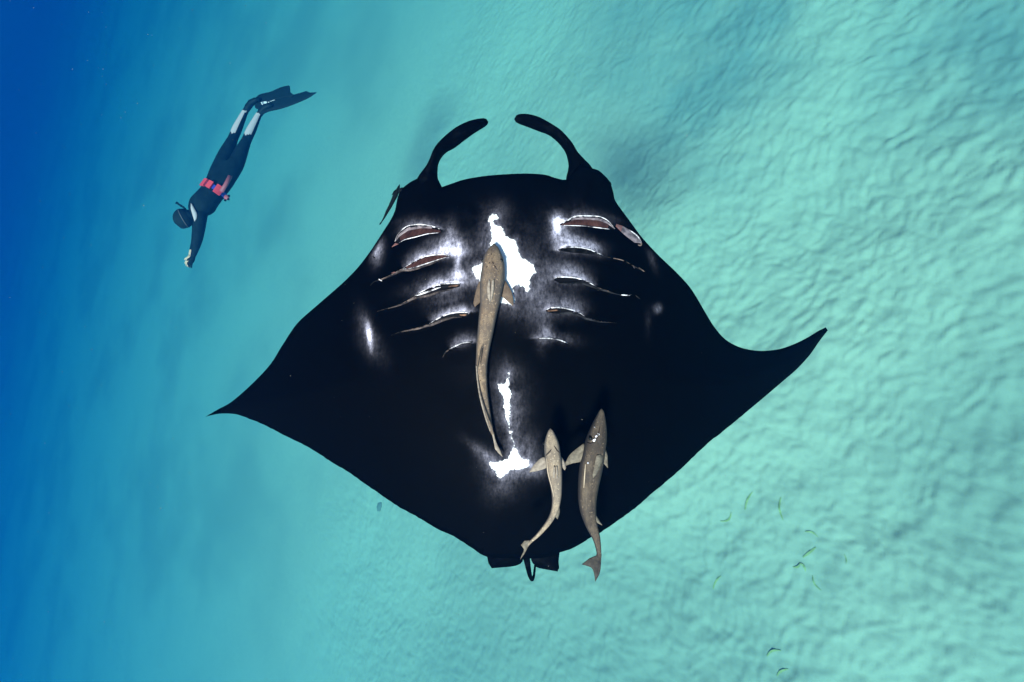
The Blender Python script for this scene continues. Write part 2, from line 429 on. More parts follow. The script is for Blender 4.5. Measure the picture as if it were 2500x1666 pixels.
# gill slits: opening upper edge, lower edge (inner end .. outer end), trailing crease
GILLS = [
 dict(up=Z1([(905,322),(800,285),(680,268),(560,288),(475,365),(447,432)]), lo=Z1([(900,345),(760,362),(640,396),(540,418),(480,452),(447,438)]), fil=True, rim=True, pink=Z1([(485,455),(450,445),(415,487)]), crease=None),
 dict(up=Z1([(970,566),(900,555),(800,562),(700,588),(600,642),(522,690)]), lo=Z1([(970,572),(860,606),(760,640),(640,680),(580,692),(522,694)]), fil=True, rim=False, pink=Z1([(470,735),(440,720),(410,735)]), crease=Z1([(522,690),(420,748),(300,800),(250,815),(212,852)])),
 dict(up=Z1([(1075,835),(950,832),(840,852),(720,902),(640,950)]), lo=Z1([(1065,866),(980,884),(880,893),(780,932),(640,958)]), fil=False, rim=False, inner=Z1([(1060,850),(990,858),(950,868)]), crease=Z1([(640,955),(560,1005),(480,1040),(380,1070),(280,1100)])),
 dict(up=Z1([(1150,1112),(1060,1107),(970,1122),(880,1157),(780,1216)]), lo=Z1([(1140,1150),(1080,1150),(1000,1142),(900,1172),(780,1222)]), fil=False, rim=False, inner=Z1([(1135,1132),(1095,1135),(1060,1132)]), crease=Z1([(780,1218),(660,1262),(520,1290),(410,1330)])),
 dict(up=Z1([(1190,1390),(1100,1402),(1010,1440),(965,1465)]), lo=Z1([(1190,1400),(1100,1416),(1010,1450),(965,1470)]), fil=False, rim=False, crease=Z1([(965,1467),(930,1495),(905,1540)])),
 dict(up=Z2([(455,268),(520,236),(600,192),(720,186),(840,195),(920,235),(985,312)]), lo=Z2([(460,276),(560,282),(680,287),(800,302),(900,313),(985,318)]), fil=True, rim=True, panel=Z2([(1000,262),(1060,283),(1120,318),(1195,375),(1240,440)]), crease=None),
 dict(up=Z2([(442,508),(500,490),(600,484),(720,502),(820,542),(880,572)]), lo=Z2([(448,518),(560,537),(700,548),(820,564),(880,576)]), fil=True, dark=True, rim=False, crease=Z2([(880,574),(1060,612),(1170,670),(1270,720)])),
 dict(up=Z2([(400,788),(440,772),(540,771),(640,786),(740,826),(820,870)]), lo=Z2([(405,805),(460,832),(540,820),(640,808),(740,840),(820,874)]), fil=False, rim=False, crease=Z2([(820,872),(930,910),(1040,942),(1130,946)])),
 dict(up=Z2([(322,1088),(370,1066),(460,1063),(560,1082),(640,1112),(710,1157)]), lo=Z2([(330,1105),(390,1118),(460,1105),(560,1100),(640,1125),(710,1162)]), fil=False, rim=False, inner=Z2([(335,1095),(390,1090),(450,1088)]), crease=Z2([(710,1160),(820,1192),(1000,1212)])),
 dict(up=Z2([(245,1360),(330,1356),(440,1371),(500,1391),(550,1416)]), lo=Z2([(245,1368),(330,1366),(440,1380),(500,1399),(550,1420)]), fil=False, rim=False, crease=None),
]
def gill_relief(P):
    h = np.zeros(len(P))
    near = np.where((P[:, 0] > 840) & (P[:, 0] < 1640) & (P[:, 1] > 500) & (P[:, 1] < 900))[0]
    if not len(near): return h
    Q = P[near]; hn = np.zeros(len(Q))
    for g in GILLS:
        C = list(g['up']) + (list(g['crease'])[1:] if g.get('crease') is not None else [])
        U = lin(C, 40)
        dx = Q[:, None, 0] - U[None, :, 0]; dy = Q[:, None, 1] - U[None, :, 1]
        ds = np.hypot(dx, dy); k = ds.argmin(1); dm = ds.min(1); yy = dy[np.arange(len(Q)), k]
        amp = np.interp(k / 39, [0, .1, .6, 1], [.4, 1, .8, .1])
        hn += amp * np.where(yy < 0, 0.012 * np.exp(-dm / 15), 0.012 * np.exp(-dm / 3.0) - 0.007 * (np.exp(-dm / 14) - np.exp(-dm / 3.0)))
    h[near] = hn
    return h
def manta_fields(P):
    P = np.atleast_2d(np.asarray(P, float))
    d = np.maximum(sdf(P, OUT), 0)
    f = 1 - (1 - np.clip(d / 290, 0, 1)) ** 2.2
    # raised chest between the gills, hollow along the gill rows
    cx = P[:, 0] - (1252 - 0.02 * (P[:, 1] - 700))
    chest = np.exp(-(cx / 110) ** 2 - ((P[:, 1] - 690) / 260) ** 2)
    belly = 0.075 * f + 0.026 * chest * f + KS * gill_relief(P)
    s = np.abs(P[:, 0] - 1255) / 760
    wv = -0.30 * s ** 2.3
    return d, f, belly, wv
def belly_pt(px, py, lift=0.0):
    d, f, b, wv = manta_fields([(px, py)])
    return cam_pt(px, py, D - wv[0] - b[0] - lift)
ctr = cam_pt(1250, 900, D)
def loc(p): return Vector(p) - ctr
manta = empty('manta_ray', CAM + ROT @ ctr)
tag(manta, 'large black manta ray with white belly patches, belly towards the viewer', 'manta ray')

# pattern on the belly
CHEST = (Z1([(1400,170),(1450,185),(1440,210),(1400,235),(1410,265),(1470,290),(1500,345)]) +
 Z3([(730,75),(790,105),(830,95),(825,155),(860,250),(905,300),(990,325),(1020,420),(955,460),(945,540),(930,605),(905,560),(870,530),(830,535),
 (795,580),(800,735),(740,715),(670,710),(560,640),(470,480),(430,450),(400,400),(410,345),(500,315),(530,300),(600,120),(600,80),(585,10)]) +
 Z1([(1370,300),(1345,250),(1360,195)]))
TBAR = Z4([(700,150),(712,170),(695,195),(700,210),(695,265),(705,340),(730,400),(715,470),(705,560),(715,700),(712,790),(722,850),(738,930),(760,980),(780,1040),
 (800,1100),(850,1180),(910,1185),(970,1250),(930,1280),(840,1290),(740,1300),(660,1350),(620,1410),(595,1435),(550,1370),(490,1290),(470,1215),
 (550,1232),(640,1215),(700,1160),(735,1080),(748,990),(728,930),(712,850),(690,770),(645,710),(640,560),(625,470),(600,380),(570,285),(650,268),(675,200)])
TRI = Z2([(400,225),(450,222),(500,225),(455,262),(445,330),(420,330),(410,270)])
BLOBS = [  # x, y, rx, ry, strength, tilt in degrees
 (902,822,3,14,1.9,-8),(897,805,10,26,0.20,-15),(910,845,14,26,0.13,-30),(1605,754,5,6,0.35,0),(1593,634,5,16,0.16,-20),(1582,790,5,20,0.06,0),
 (920,612,8,17,0.42,10),(1100,582,9,20,0.30,0),(1094,604,22,12,0.55,0),(1118,632,4,22,0.75,3),(1112,616,12,5,0.9,0),(1085,616,24,6,0.6,0),
 (1120,672,10,6,0.7,0),(1362,542,9,10,0.9,0),(1358,560,5,14,0.9,0),(1376,540,12,4,0.5,20),(1380,585,16,14,0.35,0),(1408,596,24,9,0.65,8),(1440,604,16,8,0.5,20),
 (1385,668,24,14,0.35,10),(1402,672,14,7,0.3,10),(1380,746,22,12,0.35,8),(1340,745,34,22,0.16,-35),(1330,822,10,18,0.26,5),(1368,825,24,8,0.22,8),
 (1300,600,22,30,0.08,0),(1320,690,26,30,0.12,0),(1300,720,24,30,0.16,0),(1180,575,20,30,0.07,0),(1160,600,24,24,0.09,0),
 (1140,690,26,14,0.14,0),(1090,732,26,18,0.20,-10),(1085,690,40,12,0.30,-15),(1130,830,12,10,0.22,0),(1225,980,16,40,0.07,0),(1265,965,24,28,0.06,0),
 (1255,1050,14,40,0.13,0),(1284,1090,18,24,0.14,0),(1180,1105,26,7,0.22,35),(1190,1120,20,10,0.16,45),(1220,1190,26,22,0.09,0),(1270,1155,40,10,0.10,0),(1310,1150,16,10,0.14,0),(1238,905,10,14,0.12,0),
 (1212,510,16,14,0.06,0),(1165,900,40,26,0.02,0),(1470,525,30,6,0.10,20),(1000,540,40,6,0.10,-8)]
def smudge_field(P):
    s = np.zeros(len(P))
    for x, y, rx, ry, st, tl in BLOBS:
        if st < 0.25: st *= 0.6
        c, q = math.cos(math.radians(tl)), math.sin(math.radians(tl))
        dx, dy = P[:, 0] - x, P[:, 1] - y
        a = (dx * c + dy * q) / rx; b = (-dx * q + dy * c) / ry
        s += st * np.exp(-0.5 * (a * a + b * b) ** 0.85)
    return s
LIPW = [(1.0, 0.25), (0.95, 0.85), (1.0, 0.95), (0.9, 0.85), (0.6, 0.45), (0.9, 0.15), (0.9, 0.75), (0.8, 0.55), (0.8, 0.6), (0.6, 0.4)]
def lip_smudge(P):
    s = np.zeros(len(P))
    for g, (lw, sw) in zip(GILLS, LIPW):
        U = lin(g['up'], 24); n = len(U)
        dx = P[:, None, 0] - U[None, :, 0]; dy = P[:, None, 1] - U[None, :, 1]
        dd = np.hypot(dx, dy); k = dd.argmin(1); dm = dd.min(1)
        t = k / (n - 1)
        above = dy[np.arange(len(P)), k] < 1.0
        fall = np.where(above, np.exp(-(dm / 11.5) ** 1.3), np.exp(-(dm / 2.0) ** 2))
        s = np.maximum(s, 1.25 * sw * fall * np.interp(t, [0, .12, .6, 0.85, 1], [.6, 1, .8, .35, 0.0]))
    return s
# triangulated disc
bx = np.arange(480, 2040, 13.0); by = np.arange(415, 1370, 13.0)
G1 = np.stack(np.meshgrid(bx, by), -1).reshape(-1, 2)
gx = np.arange(868, 1634, 5.0); gy = np.arange(500, 1215, 5.0)
G2 = np.stack(np.meshgrid(gx, gy), -1).reshape(-1, 2)
core = lambda P: ((P[:, 0] > 860) & (P[:, 0] < 1640) & (P[:, 1] > 495) & (P[:, 1] < 890)) | ((P[:, 0] > 1130) & (P[:, 0] < 1345) & (P[:, 1] > 495) & (P[:, 1] < 1220))
G1 = G1[~core(G1)]; G2 = G2[core(G2)]
G = np.vstack([G1, G2]); G = G + (RNG.random(G.shape) - 0.5) * 1.2
G = G[sdf(G, OUTR) > 4.5]
n_out = len(OUTR)
ptsall = np.vstack([OUTR, G])
cdt = delaunay_2d_cdt([Vector(p) for p in ptsall], [(i, (i + 1) % n_out) for i in range(n_out)], [], 1, 1e-4)
cv = np.array([tuple(v) for v in cdt[0]]); cf = cdt[2]
dd, ff, bb, ww = manta_fields(cv)
ww = ww
rim = np.clip(dd / 9, 0, 1)
front = np.stack([(cv[:, 0] - 1250) / F * (D - ww - bb), (833 - cv[:, 1]) / F * (D - ww - bb), -(D - ww - bb)], 1)
back_t = 0.012 * np.sqrt(rim) + 0.16 * ff
mid = D - ww
back = np.stack([(cv[:, 0] - 1250) / F * mid, (833 - cv[:, 1]) / F * mid, -(mid + back_t)], 1)
nv = len(cv)
edge_ids = {}
tri = [tuple(f) for f in cf]
cnt = {}
for t in tri:
    for i in range(3):
        e = tuple(sorted((t[i], t[(i + 1) % 3]))); cnt[e] = cnt.get(e, 0) + 1
bset = set()
for e, k in cnt.items():
    if k == 1: bset.update(e)
remap = {i: i for i in bset}; vv = list(front); extra = []
nb = nv
for i in range(nv):
    if i not in bset: remap[i] = nb; nb += 1; extra.append(back[i])
vv += extra
def area2(t):
    a, b, c = cv[t[0]], cv[t[1]], cv[t[2]]
    return (b[0] - a[0]) * (c[1] - a[1]) - (b[1] - a[1]) * (c[0] - a[0])
faces = []
for t in tri:
    if area2(t) > 0: t = t[::-1]        # picture y points down
    faces.append(t); faces.append(tuple(remap[i] for i in t[::-1]))
white = np.maximum(np.maximum(sdf(cv, CHEST), sdf(cv, TBAR)), sdf(cv, TRI))
halo = 0.13 * np.exp(-np.clip(-white, 0, None) / 16.0) + 0.12 * np.exp(-np.clip(-white, 0, None) / 4.0)
sm_ = np.maximum(smudge_field(cv) + halo, lip_smudge(cv))
sm_ *= np.clip(dd / 12, 0, 1)
white = np.clip(white, -40, 40)
nbk = len(extra)
body = mesh_obj('body', [Vector(v) - ctr for v in vv], faces, M['belly'], manta,
                attrs={'white_edge': np.r_[white, np.full(nbk, -40.0)], 'smudge': np.r_[sm_, np.zeros(nbk)]})

def belly_many(P, lift):
    P = np.atleast_2d(np.asarray(P, float))
    d, f, b, wv = manta_fields(P)
    dep = D - wv - b - lift
    return [loc(((x - 1250) / F * q, (833 - y) / F * q, -q)) for (x, y), q in zip(P, dep)]
def strip(name, A, B, lift, m, parent, nseg=30, across=5, arch=0.0, ribs=0.0, smooth=True):
    """curved sheet spanning two picture curves, laid on the belly"""
    A = lin(A, nseg); B = lin(B, nseg); P = []; lf = []
    for i in range(nseg):
        for j in range(across):
            t = j / (across - 1); P.append(A[i] * (1 - t) + B[i] * t)
            lf.append(KS * (lift + arch * math.sin(math.pi * t) + (ribs if i % 2 else 0.0)))
    V = belly_many(P, np.array(lf))
    Fc = [(i * across + j, i * across + j + 1, (i + 1) * across + j + 1, (i + 1) * across + j) for i in range(nseg - 1) for j in range(across - 1)]
    if (A[-1] - A[0])[0] < 0: Fc = [f[::-1] for f in Fc]
    return mesh_obj(name, V, Fc, m, parent, smooth)
def crease(name, C, r0_, r1_, m, parent, lift=0.0, n=26, taper=True):
    C = catmull(C, n)
    V = belly_many(C, np.full(n, lift * KS))
    R = [KS * max(0.0006, (r0_ + (r1_ - r0_) * i / (n - 1)) * (min(1.0, 0.25 + 4 * min(i, n - 1 - i) / n) if taper else 1)) for i in range(n)]
    Vt, Ft = tube_data(V, R, 6)
    return mesh_obj(name, Vt, Ft, m, parent)
def lerp_curve(A, B, t, n=30): return lin(A, n) * (1 - t) + lin(B, n) * t
for gi, g in enumerate(GILLS):
    up, lo = g['up'], g['lo']
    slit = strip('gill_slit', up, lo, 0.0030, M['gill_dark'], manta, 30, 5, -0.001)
    crease('gill_lip', up, 0.0027, 0.0013, M['lip'], slit, 0.001)
    if g.get('fil'):
        a = lerp_curve(up, lo, 0.34 if g['rim'] else 0.12); b = lerp_curve(up, lo, 0.86)
        a = a[1:26] if g['rim'] else a[1:28]; b = b[1:26] if g['rim'] else b[1:28]
        o = strip('gill_filaments', a, b, 0.0048, M['gill_dark'] if False else M['filament'], slit, 64, 4, 0.003, 0.0042, smooth=False)
        if g.get('dark'): o.data.materials[0] = M['fold_dark']
    if g['rim']:
        strip('gill_rim', lerp_curve(up, lo, 0.08)[6:], lerp_curve(up, lo, 0.34)[6:], 0.0044, M['gill_rim'], slit, 28, 4, 0.002)
        crease('gill_lip', lerp_curve(up, lo, 0.95)[2:27], 0.0010, 0.0016, M['lip'], slit, 0.004)
    elif g.get('fil') and not g.get('dark'):
        crease('gill_lip', lerp_curve(up, lo, 0.98)[2:], 0.0008, 0.0026, M['lip'], slit, 0.003)
    if g.get('pink'): 
        q = np.array(g['pink']); strip('gill_rim', [q[0], (q[0]+q[1])/2 , q[1]], [q[0], (q[0]+q[2])/2, q[2]], 0.004, M['gill_pink'], slit, 8, 4, 0.002)
    if g.get('inner'):
        crease('gill_filaments', g['inner'], 0.0040, 0.0022, M['gill_inner'], slit, 0.001)
    if g.get('panel'):
        p = np.array(g['panel']); q = p + np.array([-6, 17]) * np.array([[0.35], [0.8], [1.0], [1.0], [0.15]])
        pr = strip('gill_rim', p, q, 0.0040, M['gill_rim'], slit, 20, 5, 0.003)
        crease('gill_lip', p[2:], 0.0015, 0.0030, M['lip'], slit, 0.0045)
        crease('gill_lip', [tuple(p[-1]), tuple(p[-1] + (-2, 7)), tuple(p[-1] + (-9, 6))], 0.0030, 0.0026, M['lip_dull'], slit, 0.004)
        strip('gill_filaments', p[:2], q[:2], 0.0052, M['gill_pink'], slit, 6, 3, 0.002)
    if g.get('crease') is not None:
        n_ = 1.0 if gi < 5 else 0.7
        crease('gill_crease', g['crease'], 0.0028 * n_, 0.0010 * n_, M['lip_dull'], slit, 0.0)
    if gi in (1, 2, 3, 7, 8):   # fleshy fold under the opening
        fo = lin(lo, 30)[4:]; fc = lin(g['crease'], 12)[1:9]; fold = np.vstack([fo, fc])
        wd_ = np.interp(np.linspace(0, 1, len(fold)), [0, .2, .7, 1], [1.5, 6.0, 6.5, 1.5])[:, None]
        strip('gill_fold', fold, fold + np.array([[0.25, 1.0]]) * wd_, 0.0010, M['fold'] if gi < 5 else M['fold_dark'], slit, 30, 5, 0.006)
    if gi == 2:
        crease('gill_filaments', lerp_curve(up, lo, 0.55)[12:29], 0.0022, 0.0034, M['lip'], slit, 0.0028)
for C_, mm in ((Z2([(1160,668),(1175,690)]), 'lip'), (Z2([(1212,680),(1268,720)]), 'lip_dull'), (Z2([(1182,945),(1226,982)]), 'lip_dull'), (Z2([(1045,942),(1130,947)]), 'lip'), (Z1([(290,790),(325,810)]), 'lip'), (Z1([(232,575),(262,590)]), 'lip_dull')):
    crease('gill_fold', C_, 0.0022, 0.0018, M[mm], manta, 0.001, n=8)

# cephalic lobes
def lobe(name, inner, outer, m, parent, zoff, thick, n=40, seg=14, scoop=0.0):
    A = catmull(inner, n); B = catmull(outer, n); V = []
    for i in range(n):
        a = A[i]; b = B[i]; t = i / (n - 1)
        dep = D + 0.02 + zoff(t)
        pa = cam_pt(a[0], a[1], dep); pb = cam_pt(b[0], b[1], dep)
        c = (pa + pb) / 2; h = (pb - pa) / 2
        th = thick(t)
        for k in range(seg):
            q = 2 * math.pi * k / seg
            V.append(loc(c + h * math.cos(q) + Vector((0, 0, 1)) * (th * math.sin(q) - scoop * (1 - abs(math.cos(q)) ** 2) * math.sin(math.pi * min(1, t * 1.1)))))
    Fc = [(i * seg + k, i * seg + (k + 1) % seg, (i + 1) * seg + (k + 1) % seg, (i + 1) * seg + k) for i in range(n - 1) for k in range(seg)]
    Fc.append(tuple(range(seg - 1, -1, -1))); Fc.append(tuple((n - 1) * seg + k for k in range(seg)))
    return mesh_obj(name, V, Fc, m, parent)
RI = [(1390,480),(1382,440),(1387,415),(1387.6,393.6),(1381,369),(1367,349.5),(1342,329),(1314,319),(1287,309),(1262,300),(1256,293)]
RO = [(1470,470),(1447,418),(1428,396),(1411,379),(1400,360),(1386,341),(1368,321),(1342,302.5),(1314,287),(1287,280),(1264,280.5),(1256,290)]
LI = [(1075,490),(1076,455),(1069,436),(1067,416),(1069,396),(1075,383),(1088,370),(1110,359),(1135,341),(1162,322),(1187,307),(1192,300)]
LO = [(1000,485),(1022,437),(1041,413),(1051,394),(1059,372),(1071,352),(1091,331),(1115,312),(1143,298),(1171,291),(1186,290.5),(1192,297)]
zf = lambda t: 0.05 * (1 - t) ** 2 + 0.10 * t * t
tf = lambda t: 0.045 * (1 - t) ** 1.5 + 0.016 * math.sqrt(max(1e-4, min(1, (1.0 - t) * 9)))
lf_ = lobe('cephalic_fin', LI, LO, M['skin'], manta, zf, tf)
rf_ = lobe('cephalic_fin', RI, RO, M['skin'], manta, zf, tf)
# pelvic fins and tail
def plate(name, poly, depth_fn, thick, m, parent, origin, step=6.0, bulge=0.0, smooth=True):
    P = resample_closed(np.array(poly, float), step)
    bx_ = np.arange(P[:, 0].min(), P[:, 0].max(), step); by_ = np.arange(P[:, 1].min(), P[:, 1].max(), step)
    Gd = np.stack(np.meshgrid(bx_, by_), -1).reshape(-1, 2); Gd = Gd[sdf(Gd, P) > step * 0.45] if len(Gd) else Gd
    A = np.vstack([P, Gd]) if len(Gd) else P
    r = delaunay_2d_cdt([Vector(p) for p in A], [(i, (i + 1) % len(P)) for i in range(len(P))], [], 1, 1e-4)
    pv_ = np.array([tuple(v) for v in r[0]]); k = len(pv_)
    ds = np.maximum(sdf(pv_, P), 0); dm = max(ds.max(), 1e-6)
    V = []
    for sgn in (1, -1):
        for (x, y), q in zip(pv_, ds):
            hh = thick * (0.25 + 0.75 * min(1, q / (0.5 * dm))) * 0.5
            de = depth_fn(x, y)
            c = cam_pt(x, y, de) + Vector((0, 0, sgn * hh + bulge * math.sin(math.pi / 2 * q / dm)))
            V.append(c - origin)
    Fc = []; cnt_ = {}
    for t in r[2]:
        a, b, c = (pv_[i] for i in t[:3])
        if (b[0] - a[0]) * (c[1] - a[1]) - (b[1] - a[1]) * (c[0] - a[0]) > 0: t = t[::-1]
        t = tuple(t); Fc.append(t); Fc.append(tuple(i + k for i in t[::-1]))
        for i in range(len(t)):
            e = (t[i], t[(i + 1) % len(t)]); cnt_[e] = 1
    for (a, b) in list(cnt_):
        if (b, a) not in cnt_: Fc.append((b, a, a + k, b + k))
    return mesh_obj(name, V, Fc, m, parent, smooth)
dep_b = lambda off: (lambda x, y: D + off)
plate('pelvic_fin', [(1185,1340),(1189.6,1360),(1192.6,1374.7),(1200.5,1387),(1238,1384),(1263,1379.7),(1276,1370),(1282,1345),(1240,1320)], dep_b(0.015), 0.018, M['skin'], manta, ctr, 7)
plate('pelvic_fin', [(1300,1345),(1296.7,1367),(1305.5,1379.7),(1317,1387),(1361,1395),(1365,1386),(1363.6,1370),(1366,1348),(1330,1325)], dep_b(0.015), 0.018, M['skin'], manta, ctr, 7)
tp = catmull([(1281,1345,.012),(1286,1366,.0098),(1290,1388,.0080),(1294,1406,.0066),(1299,1416,.0050),(1303,1408,.0042),(1306,1385,.0036),(1309,1362,.0030)], 30)
tv, tf2 = tube_data([loc(cam_pt(p[0], p[1], D + 0.02 + 0.25 * (i / 29) ** 2)) for i, p in enumerate(tp)], [p[2] for p in tp], 10)
mesh_obj('tail', tv, tf2, M['skin'], manta)
# eyes on the head sides
def ball(name, c, r, m, parent, sc=(1, 1, 1), u=14, v=8):
    V = []; Fc = []
    for j in range(v + 1):
        ph = math.pi * j / v
        for i in range(u):
            th = 2 * math.pi * i / u
            V.append(Vector(c) + Vector((math.sin(ph) * math.cos(th) * r * sc[0], math.sin(ph) * math.sin(th) * r * sc[1], math.cos(ph) * r * sc[2])))
    for j in range(v):
        for i in range(u):
            Fc.append((j * u + i, (j + 1) * u + i, (j + 1) * u + (i + 1) % u, j * u + (i + 1) % u))
    return mesh_obj(name, V, Fc, m, parent)
for ex, ey in ((983, 468), (1483, 452)):
    ball('eye', loc(cam_pt(ex, ey, D + 0.04)), 0.012, M['eye'], manta)

# ------------------------------------------------------------------ remoras
def remora(label, rows, depth_fn, m, m_fin, cat_fn=None, hfac=0.42, fins=(), lines=(), eyes=(), spots=(), tail=None, tail_mat=None):
    """rows: (centre x, centre y, width) in picture units, nose first"""
    R_ = catmull(rows, 56); n = len(R_); seg = 20
    i0 = n // 3
    org = cam_pt(R_[i0, 0], R_[i0, 1], depth_fn(0.33))
    root = empty('remora', CAM + ROT @ org)
    tag(root, label, 'remora', 'remoras travelling with the manta ray')
    cen = []; nor = []; hw = []; V = []; at = []; tt = []
    for i in range(n):
        d = R_[min(i + 1, n - 1), :2] - R_[max(i - 1, 0), :2]; d = d / (np.linalg.norm(d) + 1e-9)
        dep = depth_fn(i / (n - 1))
        c = cam_pt(R_[i, 0], R_[i, 1], dep) - org
        nn_ = Vector((-d[1], -d[0], 0)); nn_ = Vector((d[1], d[0], 0)).normalized()   # picture y down
        half = max(R_[i, 2], 0.6) / 2 / F * dep
        cen.append(c); nor.append(nn_); hw.append(half)
        t = i / (n - 1); hh = half * (hfac * 2) * (0.75 + 0.25 * min(1, t * 5))
        for k in range(seg):
            q = 2 * math.pi * k / seg
            cs, sn = math.cos(q), math.sin(q)
            V.append(c + nn_ * half * math.copysign(abs(cs) ** 0.9, cs) + Vector((0, 0, hh * math.copysign(abs(sn) ** 0.85, sn))))
            at.append(cs); tt.append(t)
    Fc = [(i * seg + k, i * seg + (k + 1) % seg, (i + 1) * seg + (k + 1) % seg, (i + 1) * seg + k) for i in range(n - 1) for k in range(seg)]
    Fc.append(tuple(range(seg - 1, -1, -1))); Fc.append(tuple((n - 1) * seg + k for k in range(seg)))
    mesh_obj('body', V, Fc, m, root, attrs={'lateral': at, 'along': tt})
    def surf(px, py, lift=0.0):
        j = int(np.argmin(np.hypot(R_[:, 0] - px, R_[:, 1] - py)))
        dep = depth_fn(j / (n - 1)); p = cam_pt(px, py, dep) - org
        lat = (p - cen[j]).dot(nor[j]) / max(hw[j], 1e-6)
        hh = hw[j] * hfac * 2 * (0.75 + 0.25 * min(1, j / (n - 1) * 5))
        z = hh * math.sqrt(max(0.0, 1 - min(1, abs(lat)) ** 2)) ** 0.85 + lift
        sc = (dep - z) / dep
        q = cam_pt(px, py, dep - z) - org
        return q
    for nm, poly, off, mm in fins:
        j = int(np.argmin(np.hypot(R_[:, 0] - poly[0][0], R_[:, 1] - poly[0][1]))); dd_ = depth_fn(j / (n - 1)) - off
        px0, py0 = poly[0]
        if nm == 'pelvic_fin':
            plate(nm, poly, lambda x, y: -surf(x, y, 0.0035).z - org.z, 0.0025, M[mm], root, org, 2.5, 0.001); continue
        plate(nm, poly, lambda x, y, dd_=dd_, px0=px0, py0=py0: dd_ - 0.0004 * math.hypot(x - px0, y - py0) * 0, 0.004, M[mm], root, org, 2.5, 0.002)
    for pts, rr, mm in lines:
        C_ = catmull(pts, 18)
        P = [surf(p[0], p[1], -rr * 0.3) for p in C_]
        tv_, tf_ = tube_data(P, [rr * (0.35 + 0.65 * math.sin(math.pi * (i + 0.5) / 18)) for i in range(18)], 6)
        mesh_obj('gill_cover_edge' if mm == 'line_dark' else 'lateral_line', tv_, tf_, M[mm], root)
    for ex, ey, rr in eyes:
        ball('eye', surf(ex, ey, -rr * 0.4), rr, M['eye'], root)
    for sx, sy, rr in spots:
        ball('skin_spot', surf(sx, sy, 0), rr, M['lip'], root, (1, 1, 0.5), 8, 5)
    if tail:
        dd_ = depth_fn(1.0)
        plate('tail_fin', tail, lambda x, y: dd_, 0.004, M[tail_mat or m_fin], root, org, 2.5)
    return root
def rowsz(lst, ox, oy, s): return [(ox + c / s, oy + y / s, w_ / s) for c, y, w_ in lst]
rA = rowsz([(612,137,8),(615,150,52),(612,190,105),(607,240,165),(605,300,203),(604,400,226),(596,480,236),(584,600,214),(574,700,190),(557,800,174),(542,900,163),(528,1000,151),(512,1100,137),(501,1200,122),(492,1320,110),(495,1450,100)], 1050, 560, 3.92) + \
     rowsz([(374,20,140),(372,120,134),(376,220,124),(384,330,116),(400,450,108),(430,600,88),(452,700,74),(478,800,54),(492,850,40),(505,890,26)], 1100, 880, 4.9)
def depA(t):
    j = min(int(t * 55), 55); return DEPA[j]
_RA = catmull(rA, 56); _, _, _b, _w = manta_fields(_RA[:, :2]); DEPA = D - _w - _b - 0.020 * np.interp(np.linspace(0, 1, 56), [0, .2, 1], [1, 1.3, 0.8])
remora('tan remora with the longest body, over the white chest patch of the manta', rA, depA, M['remora_tan'], 'fin_tan',
  fins=[('pectoral_fin', Z3([(680,470),(705,475),(745,530),(785,610),(801,700),(796,737),(760,708),(700,655),(670,640)]), -0.006, 'fin_tan'),
        ('pectoral_fin', Z3([(500,490),(470,500),(445,570),(425,650),(415,712),(428,746),(455,722),(488,690),(505,640)]), -0.006, 'fin_tan'),
        ('pelvic_fin', Z3([(560,485),(545,560),(550,640),(572,700),(580,640),(578,560),(572,490)]), 0.042, 'fin_pale'),
        ('pelvic_fin', Z3([(612,480),(592,490),(584,570),(580,650),(576,705),(600,640),(612,560)]), 0.042, 'fin_pale'),
        ('anal_fin', Z3([(500,1105),(485,1140),(470,1220),(455,1310),(462,1325),(478,1240),(492,1170)]), 0.028, 'fin_dark'),
        ('dorsal_fin', Z4([(302,60),(312,200),(335,380),(375,560),(425,730),(470,850),(480,840),(440,700),(392,540),(350,370),(326,200),(318,70)]), 0.012, 'fin_pale')],
  lines=[(Z3([(520,395),(545,360),(572,318),(588,285)]), 0.0021, 'line_dark'), (Z3([(660,412),(635,380),(605,330),(590,285)]), 0.0021, 'line_dark'), (Z3([(590,285),(588,240),(592,190)]), 0.0010, 'line_dark')],
  eyes=[(1050 + 684 / 3.92, 560 + 298 / 3.92, 0.0055), (1050 + 506 / 3.92, 560 + 298 / 3.92, 0.005)],
  tail=Z4([(484,835),(500,900),(518,985),(534,1062),(552,1082),(570,1108),(622,1157),(600,1090),(560,1010),(530,930),(512,850)]), tail_mat='fin_pale')
rB = rowsz([(660,227,6),(661,240,34),(664,280,76),(670,350,122),(678,430,133),(686,500,134),(693,570,128),(702,640,114),(710,720,94),(712,800,78),(702,880,63),(678,950,52),(643,1010,45),(602,1062,39),(552,1118,31),(505,1160,24),(474,1194,19)], 1150, 980, 3.4075)
def hover(rows, lift):
    R_ = catmull(rows, 56); _, _, b, w_ = manta_fields(R_[:, :2]); dz = D - w_ - b; q = dz[:40].mean() - lift
    ar = np.full(56, q)
    return lambda t: ar[min(int(t * 55), 55)]
